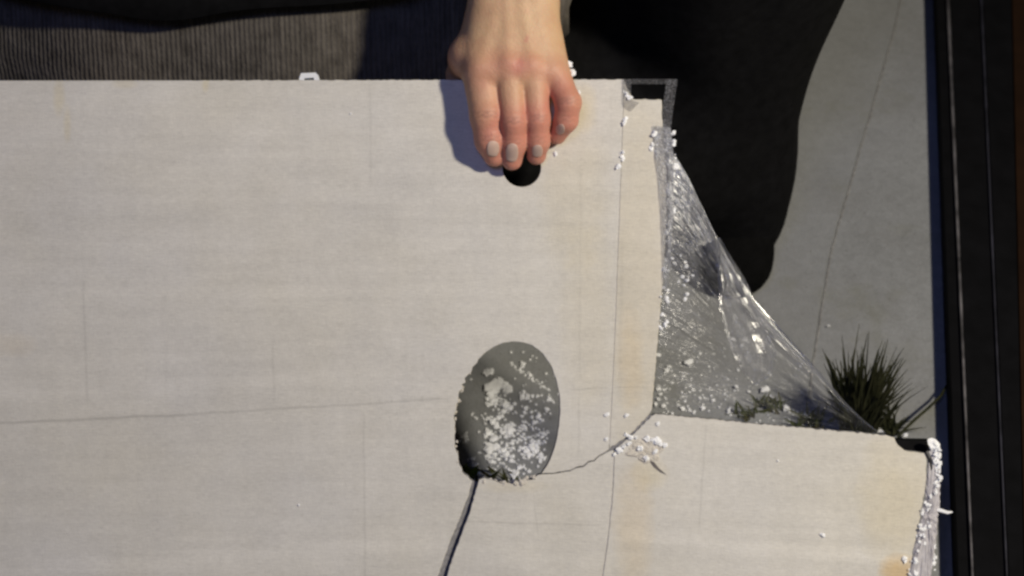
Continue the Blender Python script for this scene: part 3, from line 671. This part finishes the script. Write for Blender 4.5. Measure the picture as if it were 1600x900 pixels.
# nails
def surf(XY):                              # outermost skin height (mm) over drawing points
    hi = np.full(len(XY), 55.0); P = np.array([Lm(x, y, 0) for x, y in XY])
    for it in range(60):
        P[:, 2] = hi * mm; d = hand_detail(P, eval_groups(P, groups)); hi = hi - np.clip(d / mm, -2, 4) * 0.9
    return hi
for mir in (False, True):
    for (cx, cy, w_, l_, rz) in ((771, 237, 9.5, 11.5, 6), (800, 243, 9.5, 13.5, 3), (839, 240, 8, 8.5, -2), (874, 207, 6.5, 7, -14)):
        a_, b_ = 11, 11; XY = []
        for i in range(a_):
            for j in range(b_):
                u = i / (a_ - 1) * 2 - 1; v = j / (b_ - 1) * 2 - 1
                x = u * math.sqrt(1 - 0.45 * v * v) * w_; y = v * math.sqrt(1 - 0.40 * u * u) * l_; c, s_ = math.cos(R(rz)), math.sin(R(rz))
                XY.append((cx + x * c - y * s_, cy + x * s_ + y * c))
        hh = surf(XY); vs = []; fs = []
        for (x, y), h in zip(XY, hh):
            p = FR @ L(x, y, h + 0.05)
            if mir: p.x = XR - p.x
            vs.append(p - Vector(PO))
        for i in range(a_ - 1):
            for j in range(b_ - 1): fs.append((i * b_ + j, i * b_ + j + 1, (i + 1) * b_ + j + 1, (i + 1) * b_ + j))
        o = mesh_obj('nail', vs, fs, mat_nail, person, True); sm = o.modifiers.new('s', 'SOLIDIFY'); sm.thickness = 0.0006; sm.offset = 0

# clothing ------------------------------------------------------
def cloth(name, caps, k, vox, mat, amp=0.0, sc_=12, seed=0, clipz=None):
    def ex(P, d):
        if amp:
            q = P * sc_; d = d - amp * np.array([noise.noise(Vector((a[0] * 1.6, a[1] * 1.6, a[2] * 0.7 + seed))) for a in q])
        return d
    V, F = sdf_mesh([(caps, k, 1)], vox, ex)
    return mesh_obj(name, V - PO, F, mat, person, True)
cloth('trousers', [(pel, (pel[0] + .1, pel[1] - .03, pel[2]), .15, .15), ((pel[0] + .1, pel[1] - .05, pel[2]), (0.180, 0.62, 0.50), .15, .145), ((0.180, 0.62, 0.50), (0.215, 0.61, 0.06), .148, .062), ((0.215, 0.61, 0.1), (0.215, 0.60, 0.02), .066, .055),
      ((0.12, 0.62, .42), (0.11, 0.68, .16), .11, .09), ((-.02, .70, .25), (.1, .70, .22), .12, .12), ((-.03, .565, .16), (.10, .60, .16), .13, .12), (pel, (-.24, .66, .13), .13, .11), ((-.24, .70, .13), footR, .10, .07)], 0.04, 0.011, mat_black, 0.010, 9, 3)
b_ = Bag(); 
for g_ in ([([(footL, (0.215, .61, .12), .052, .05), (footL, toeL, .045, .038), ((.225, .56, .03), (.229, .535, .028), .038, .032)], .02, 1)], [([(footR, (footR[0], footR[1] + .02, .02), .045, .04)], .02, .01)]):
    BV, BFc = sdf_mesh(g_, 0.006); mesh_obj('boot', BV - PO, BFc, mat_sole, person, True)

def loft(name, rings, seg, mat, thick=0.004, fold=0.012, nf=9, seed=0, hem=None, a0=0, a1=2 * math.pi):
    """rings: (cx, cy, z, rx, ry); open sheet draped round the body, hem(angle) lifts the first ring"""
    vs = []; fs = []; n = len(rings); closed = abs(a1 - a0 - 2 * math.pi) < 1e-6; m = seg if closed else seg + 1
    for i, (cx, cy, z, rx, ry) in enumerate(rings):
        for q in range(m):
            a = a0 + (a1 - a0) * q / seg; f = 1 + fold * math.sin(a * nf + i * 0.35 + seed) + fold * 1.6 * noise.noise(Vector((math.cos(a) * 3, math.sin(a) * 3, i * 0.5 + seed)))
            dz = hem(cx + rx * math.cos(a), a) * max(0, 1 - i / 2.0) if hem else 0
            vs.append(Vector((cx + rx * f * math.cos(a), cy + ry * f * math.sin(a), z + dz)) - Vector(PO))
    for i in range(n - 1):
        for q in range(seg): j = (q + 1) % m; fs.append((i * m + q, i * m + j, (i + 1) * m + j, (i + 1) * m + q))
    o = mesh_obj(name, vs, fs, mat, person, True); s = o.modifiers.new('s', 'SOLIDIFY'); s.thickness = thick; s.offset = 0; return o
# charcoal ribbed coat draped over the lap
loft('coat', [(-.27, .80, .03, .42, .34), (-.27, .79, .12, .41, .335), (-.265, .78, .20, .40, .33), (-.26, .775, .26, .39, .325), (-.255, .775, .32, .38, .318), (-.24, .78, .38, .34, .29), (-.20, .79, .44, .24, .20), (-.175, .78, .56, .20, .17), (-.175, .76, .68, .205, .155), (-.175, .74, .80, .20, .12), (-.175, .715, .87, .08, .075)],
     180, mat_knit, 0.005, 0.010, 14, 1)
# black vest over the coat, wavy hem
def hemf(x, a):
    return -0.010 * math.exp(-((x + 0.28) / 0.045) ** 2) + 0.003 * math.sin(x * 20)
loft('vest', [(-.255, .775, .385, .385, .312), (-.245, .775, .41, .36, .29), (-.22, .78, .45, .29, .25), (-.19, .785, .50, .24, .21), (-.175, .775, .58, .215, .185), (-.175, .755, .70, .215, .17), (-.175, .735, .80, .19, .13)], 180, mat_black, 0.005, 0.004, 7, 2, hemf)
# sleeves with slack cuffs
def sleeve(path, rad, seed, cuff_tilt, mir=False):
    vs = []; fs = []; seg = 48; n = 22
    for i in range(n):
        t = i / (n - 1) * (len(path) - 1); k = min(int(t), len(path) - 2); f = t - k
        c = Vector(path[k]).lerp(Vector(path[k + 1]), f); r = rad[k] + (rad[k + 1] - rad[k]) * f
        ax = (Vector(path[k + 1]) - Vector(path[k])).normalized(); b = ax.cross(Vector((0, 0, 1))).normalized(); nrm = b.cross(ax).normalized()
        for q in range(seg):
            a = 2 * math.pi * q / seg; rr = r * (1 + 0.07 * math.sin(a * 4 + i * 1.1 + seed) + 0.10 * noise.noise(Vector((math.cos(a) * 2, math.sin(a) * 2, i * 0.45 + seed))))
            p = c + b * math.cos(a) * rr + nrm * math.sin(a) * rr - ax * cuff_tilt * math.cos(a) * max(0, 1 - i / 3) * r
            w_ = FR @ p
            if mir: w_.x = XR - w_.x
            vs.append(w_ - Vector(PO))
    for i in range(n - 1):
        for q in range(seg): j = (q + 1) % seg; fs.append((i * seg + q, i * seg + j, (i + 1) * seg + j, (i + 1) * seg + q))
    o = mesh_obj('sleeve', vs, fs, mat_knit, person, True); s = o.modifiers.new('s', 'SOLIDIFY'); s.thickness = 0.003; s.offset = 0
FI = FR.inverted()
for mir in (False, True):
    sh = FI @ Vector(shL if not mir else (XR - shR[0], shR[1], shR[2])); el = Vector(elbow) if not mir else Vector((XR - eR[0], elbow[1], elbow[2]))
    sleeve([L(800, 6, -27), L(808, -75, -9), L(830, -160, 0), el, sh, FI @ Vector((-0.10 if not mir else XR + 0.24, 0.74, 0.79))], [0.0445, 0.047, 0.052, 0.062, 0.100, 0.090], 3, 0.35, mir)
# hair
HV, HFc = sdf_mesh([([((head[0], head[1] + .03, head[2] + .03), (head[0], head[1] + .02, head[2] + .075), .088, .088), ((head[0], head[1] - .03, head[2] + .105), (head[0], head[1] + .03, head[2] + .1), .045, .06)], .02, 1)], 0.007,
    lambda P, d: d - 0.004 * np.array([noise.noise(Vector(p * 60)) for p in P]))
mesh_obj('hair', HV - PO, HFc, mat_hair, person, True)
for sx in (-1, 1):
    v, f = ico(); c = Vector((head[0] + sx * .032, head[1] - .083, head[2] + .012)) - Vector(PO)
    mesh_obj('eye', [Vector(p) * .009 + c for p in v], f, mat_hair, person, True)

# ================================================================= PLANTS
def blades_material(name, c1, c2):
    m, nt, b = newmat(name); tc = N(nt, 'ShaderNodeTexCoord'); sep = N(nt, 'ShaderNodeSeparateXYZ'); nt.links.new(tc.outputs['Object'], sep.inputs[0])
    f = tex(nt, tc.outputs['Object'], 40, 3); col = mixc(nt, ramp(nt, f, 0.35, 0.65), c1, c2)
    nt.links.new(col, b.inputs['Base Color']); b.inputs['Roughness'].default_value = 0.8; b.inputs['Specular IOR Level'].default_value = 0.1; return m
mat_grass = blades_material('dark_grass', (0.012, 0.015, 0.006), (0.045, 0.045, 0.022))
mat_weed = blades_material('green_weed', (0.05, 0.07, 0.015), (0.10, 0.085, 0.05))
def tuft(name, base, n, hmin, hmax, spread, lean, mat, label, cat, seed, width=0.0022, group=None, fan=None):
    r_ = random.Random(seed); B = Bag()
    for i in range(n):
        a = r_.random() * 6.283; rr = r_.random() ** .7 * spread; p = Vector((math.cos(a) * rr, math.sin(a) * rr * .7, 0))
        hgt = r_.uniform(hmin, hmax); th = r_.gauss(-0.25 * lean, 1) * lean; hgt *= max(.5, 1 - .35 * abs(th))
        d = Vector((math.sin(th) , r_.uniform(-.15, .35) if fan is None else fan + r_.uniform(-.2, .2), math.cos(th))).normalized(); side = d.cross(Vector((r_.uniform(-.4, .4), -1, r_.uniform(-.2, .6)))).normalized()
        bend = Vector((math.sin(th), 0, -0.35)) * hgt * r_.uniform(-0.1, 0.75); w_ = width * r_.uniform(.6, 1.2); n0 = len(B.v); K = 5
        for k in range(K):
            t = k / (K - 1); c = p + d * hgt * t + bend * t * t; ww = w_ * (1 - t ** 1.6) + 0.0002; q = d.cross(side) * ww * .35
            B.v += [c - side * ww, c + q, c + side * ww]
        for k in range(K - 1):
            for s_ in range(2): B.f.append((n0 + k * 3 + s_, n0 + k * 3 + s_ + 1, n0 + (k + 1) * 3 + s_ + 1, n0 + (k + 1) * 3 + s_))
    o = B.build(name, mat); o.location = base; tag(o, label, cat, group); return o
gb = G(1338, 684); tuft('grass_tuft', gb, 400, 0.03, 0.120, 0.014, 0.16, mat_grass, 'dark tuft of long grass blades growing from the concrete beyond the fragment', 'grass tuft', 5, 0.0017)
tuft('grass_sprig', G(1392, 672), 26, 0.02, 0.05, 0.012, 0.8, mat_grass, 'short dark grass sprig at the right foot of the large tuft', 'grass tuft', 6, 0.0018)
tuft('grass_sprig', G(1272, 664), 34, 0.012, 0.028, 0.018, 0.9, mat_weed, 'low green weed seen through the plastic film, nearest the large grass tuft', 'weed', 7, 0.0018)
tuft('grass_sprig', G(1205, 640), 30, 0.012, 0.026, 0.014, 0.9, mat_weed, 'brownish green weed seen through the middle of the plastic film', 'weed', 8, 0.0018)
tuft('grass_sprig', G(1172, 648), 22, 0.010, 0.022, 0.014, 0.9, mat_weed, 'small weed behind the plastic film close to the notch corner', 'weed', 9, 0.0016)
tuft('grass_sprig', G(728, 742), 26, 0.012, 0.024, 0.008, 0.8, blades_material('lime_weed', (0.16, 0.24, 0.02), (0.24, 0.26, 0.06)), 'bright green weed at the lower left of the oval cut-out', 'weed', 10, 0.002)
tuft('grass_sprig', G(788, 764), 34, 0.012, 0.024, 0.03, 0.9, mat_weed, 'brown green weed along the bottom of the oval cut-out', 'weed', 11, 0.0018)
# a bent stalk on the concrete
pts = [G(1398, 690, .006), G(1412, 672, .010), G(1430, 655, .016), G(1452, 636, .018), G(1470, 618, .012), G(1480, 600, .008), G(1484, 570, .004)]
Bs = Bag(); Bs.tube(pts, [.0010, .0013, .0015, .0014, .0012, .0009, .0004], 7)
org = pts[0].copy(); Bs.v = [v - org for v in Bs.v]; o = Bs.build('grass_stalk', mat_grass, None, True); o.location = org; tag(o, 'bent dark stalk lying between the grass tuft and the black steel door', 'stalk')

# ================================================================= FOAM CRUMBS
CR = random.Random(77); shapes = []
for i in range(8):
    v, f = lump(CR, 1.0, 0.6); me = bpy.data.meshes.new('foam_crumb'); me.from_pydata([tuple(p) for p in v], [], f); me.materials.append(mat_foam); shapes.append(me)
def crumb(loc, r, label, group, rotm=None):
    o = bpy.data.objects.new('foam_crumb', CR.choice(shapes)); COL.objects.link(o)
    m = Matrix.Translation(loc) @ (rotm or Matrix()) @ Matrix.Rotation(CR.random() * 6.28, 4, 'Z') @ Matrix.Diagonal((r, r, r, 1)); o.matrix_world = m
    return tag(o, label, 'foam crumb', group)
# ground, seen through the oval cut-out
holepts = [(772, 605, 15), (768, 614, 9), (780, 598, 8), (795, 610, 8), (764, 634, 6), (775, 632, 6), (788, 634, 8), (796, 640, 7), (786, 644, 6), (768, 660, 8), (775, 666, 6), (762, 655, 5), (762, 678, 7), (772, 686, 7), (785, 676, 7), (795, 672, 8), (790, 684, 6), (800, 664, 6),
           (765, 702, 9), (775, 698, 8), (784, 706, 8), (772, 714, 8), (790, 712, 6), (800, 720, 6), (797, 738, 6), (805, 742, 7), (812, 730, 5), (760, 714, 5), (820, 706, 7), (830, 702, 8), (836, 706, 7), (826, 712, 6), (838, 696, 5), (817, 570, 5), (828, 588, 4), (816, 622, 6), (824, 620, 5), (832, 620, 5), (822, 640, 5), (842, 650, 6), (834, 662, 5), (820, 668, 5), (854, 640, 4), (856, 626, 4), (848, 658, 4), (726, 682, 6), (730, 688, 4), (718, 690, 3), (742, 728, 5), (748, 738, 6), (738, 718, 4), (756, 744, 4), (800, 694, 4), (846, 714, 5), (850, 690, 4), (744, 655, 3), (738, 648, 3), (852, 680, 4)]
own = {(772, 605): 'biggest white foam crumb at the top of the crumb heap seen through the oval cut-out', (768, 614): 'foam crumb touching the lower left of the biggest crumb in the oval cut-out',
 (780, 598): 'foam crumb touching the upper right of the biggest crumb in the oval cut-out', (795, 610): 'beige-white foam crumb to the right of the biggest crumb in the oval cut-out',
 (788, 634): 'foam crumb in the centre of the oval cut-out just under the beige-white one', (772, 686): 'foam crumb in the middle of the left column of crumbs in the oval cut-out',
 (795, 672): 'foam crumb at the middle of the oval cut-out, between the two crumb columns', (765, 702): 'leftmost foam crumb of the lower heap in the oval cut-out', (790, 712): 'foam crumb in the lower centre of the oval cut-out',
 (805, 742): 'lowest foam crumb resting near the bottom rim of the oval cut-out', (830, 702): 'foam crumb at the lower right of the oval cut-out', (828, 588): 'small lone foam crumb in the upper right of the oval cut-out',
 (817, 570): 'topmost small foam crumb in the oval cut-out', (726, 682): 'foam crumb closest to the left rim of the oval cut-out', (748, 738): 'foam crumb at the lower left rim beside the bright green weed'}
stuff = Bag(); sr = random.Random(5)
for x, y, r in holepts:
    g = G(x, y); k = (g - CAM).length / DIST
    if (x, y) in own: crumb(g + Vector((0, 0, .0015)), r * S * 0.9 * k, own[(x, y)], 'foam crumbs seen through the oval cut-out')
    for q in range(5): v, f = lump(sr, r * S * sr.uniform(.25, .65), .7); stuff.add(v, f, G(x + sr.gauss(0, r * .6), y + sr.gauss(0, r * .6)) + Vector((0, 0, .001)))
    if (x, y) not in own: v, f = lump(sr, r * S * .8, .7); stuff.add(v, f, g + Vector((0, 0, .001)))
def sprinkle(cx, cy, sx, sy, n, r0, r1, inside=None):
    for i in range(n):
        x = sr.gauss(cx, sx); y = sr.gauss(cy, sy)
        if inside and not inside(x, y): continue
        g = G(x, y); v, f = lump(sr, sr.uniform(r0, r1) * S, .6); stuff.add(v, f, g + Vector((0, 0, .001)))
inh = lambda x, y: ((x - 792) / 86) ** 2 + ((y - 645) / 112) ** 2 < 1.1
sprinkle(785, 680, 26, 38, 150, 1.2, 3.4, inh); sprinkle(838, 620, 18, 45, 60, 1.0, 2.6, inh); sprinkle(830, 700, 14, 18, 50, 1.5, 3.5, inh)
for i in range(34):
    t = i / 33; x = 798 + 62 * t + sr.uniform(-2, 2); y = 568 + 44 * t + sr.uniform(-2, 2); g = G(x, y); v, f = lump(sr, sr.uniform(1.2, 2.4) * S, .6); stuff.add(v, f, g)
for i in range(40):
    t = i / 39; x = 792 + 66 * t + sr.uniform(-2, 2); y = 694 - 20 * t + sr.uniform(-2, 2); g = G(x, y); v, f = lump(sr, sr.uniform(1.2, 2.2) * S, .6); stuff.add(v, f, g)
# ground, right of the slab
sprinkle(1120, 600, 60, 45, 90, 0.8, 2.2, lambda x, y: x > 1025 and y < 650); sprinkle(1060, 630, 30, 12, 50, 1, 3, lambda x, y: x > 1024 and y < 648); sprinkle(1250, 650, 50, 10, 40, .8, 2.2, lambda x, y: y < 668)
gg2 = 'foam crumbs seen past the missing corner'
for (x, y, r, lb) in [(1076, 570, 12, 'largest foam crumb on the concrete right of the slab edge'), (1195, 613, 11, 'oval foam crumb behind the plastic film above the weeds'), (1228, 642, 11, 'oval foam crumb beside the weed behind the plastic film'), (1259, 651, 9, 'foam crumb on the low weed nearest the grass tuft'), (1372, 674, 11, 'foam crumb where the plastic film meets the fragment'), (1414, 684, 7, 'foam crumb above the dark notch of the fragment'), (1150, 608, 7, 'foam crumb halfway across the film between the weeds and the slab edge')]:
    g = G(x, y); k = (g - CAM).length / DIST; crumb(g + Vector((0, 0, .004)), r * S * .5 * k, lb, gg2)
for x, y, r in [(1028, 556, 6), (1045, 575, 6), (1042, 580, 7), (1068, 590, 5), (1028, 610, 7), (1032, 618, 6), (1028, 626, 8), (1024, 634, 8), (1036, 636, 7), (1066, 640, 6), (1098, 640, 7), (1085, 645, 5), (1114, 628, 5), (1138, 645, 8), (1140, 640, 6), (1158, 542, 6), (1145, 532, 7), (1170, 614, 5), (1200, 630, 4), (1250, 656, 5), (1050, 600, 4), (1090, 560, 4)]:
    g = G(x, y); v, f = lump(sr, r * S * .62, .6); stuff.add(v, f, g + Vector((0, 0, .002)))
tag(stuff.build('foam_crumbs', mat_foam), 'fine white foam crumbs scattered over the concrete', 'foam crumbs', None, 'stuff')
# crumbs resting on the slab face
gg3 = 'foam crumbs clinging to the slab face'
for x, y, r, h, lb in [(948, 648, 5, 0, 'foam crumb on the slab face, left of the seam above the crack'), (979, 649, 4.5, 0, 'foam crumb on the narrow slab strip just above the crack'), (947, 686, 4, 0, 'foam crumb on the slab face close above the diagonal crack'),
   (1028, 662, 4, -1, 'foam crumb on the fragment just under the notch corner'), (1286, 836, 5, -1, 'lone foam crumb in the middle of the fragment face'), (1414, 874, 6, -1, 'foam crumb at the lower right of the fragment beside the brown stain'),
   (548, 178, 2.5, 0, 'tiny foam crumb on the upper slab face below and right of the clip'), (467, 789, 2.5, 0, 'tiny foam crumb alone on the lower left of the slab face'), (868, 241, 5, 0, 'foam crumb on the slab under the little finger'),
   (848, 232, 3.5, 0, 'small foam crumb on the slab between ring finger and little finger'), (904, 145, 4, 0, 'foam crumb on the slab just right of the hand near the top edge'), (1216, 720, 2, -1, 'speck of foam on the fragment below the plastic film')]:
    crumb(W(x, y, h + .6), r * S * .7, lb, gg3, FR.copy())
crumb(W(740, 168, 24), .0022, 'tiny foam crumb stuck to the index finger', gg3, FR.copy())
crumb(W(888, 104, 14), .0026, 'upper of the two foam crumbs stuck to the outer side of the hand', gg3, FR.copy())
crumb(W(893, 117, 14), .0030, 'lower of the two foam crumbs stuck to the outer side of the hand', gg3, FR.copy())
# splinter sticking out of the fragment's right end
sp = Bag(); o0 = W(1462, 798, -2); sp.tube([FR @ L(1458, 796, -2) - o0, W(1470, 798, -1) - o0, W(1480, 801, 0) - o0, W(1488, 800, 0) - o0], [.0012, .0016, .0014, .0006], 6)
o = sp.build('foam_splinter', mat_foam); o.location = o0; tag(o, 'thin white foam splinter sticking out from the right end of the fragment', 'splinter')
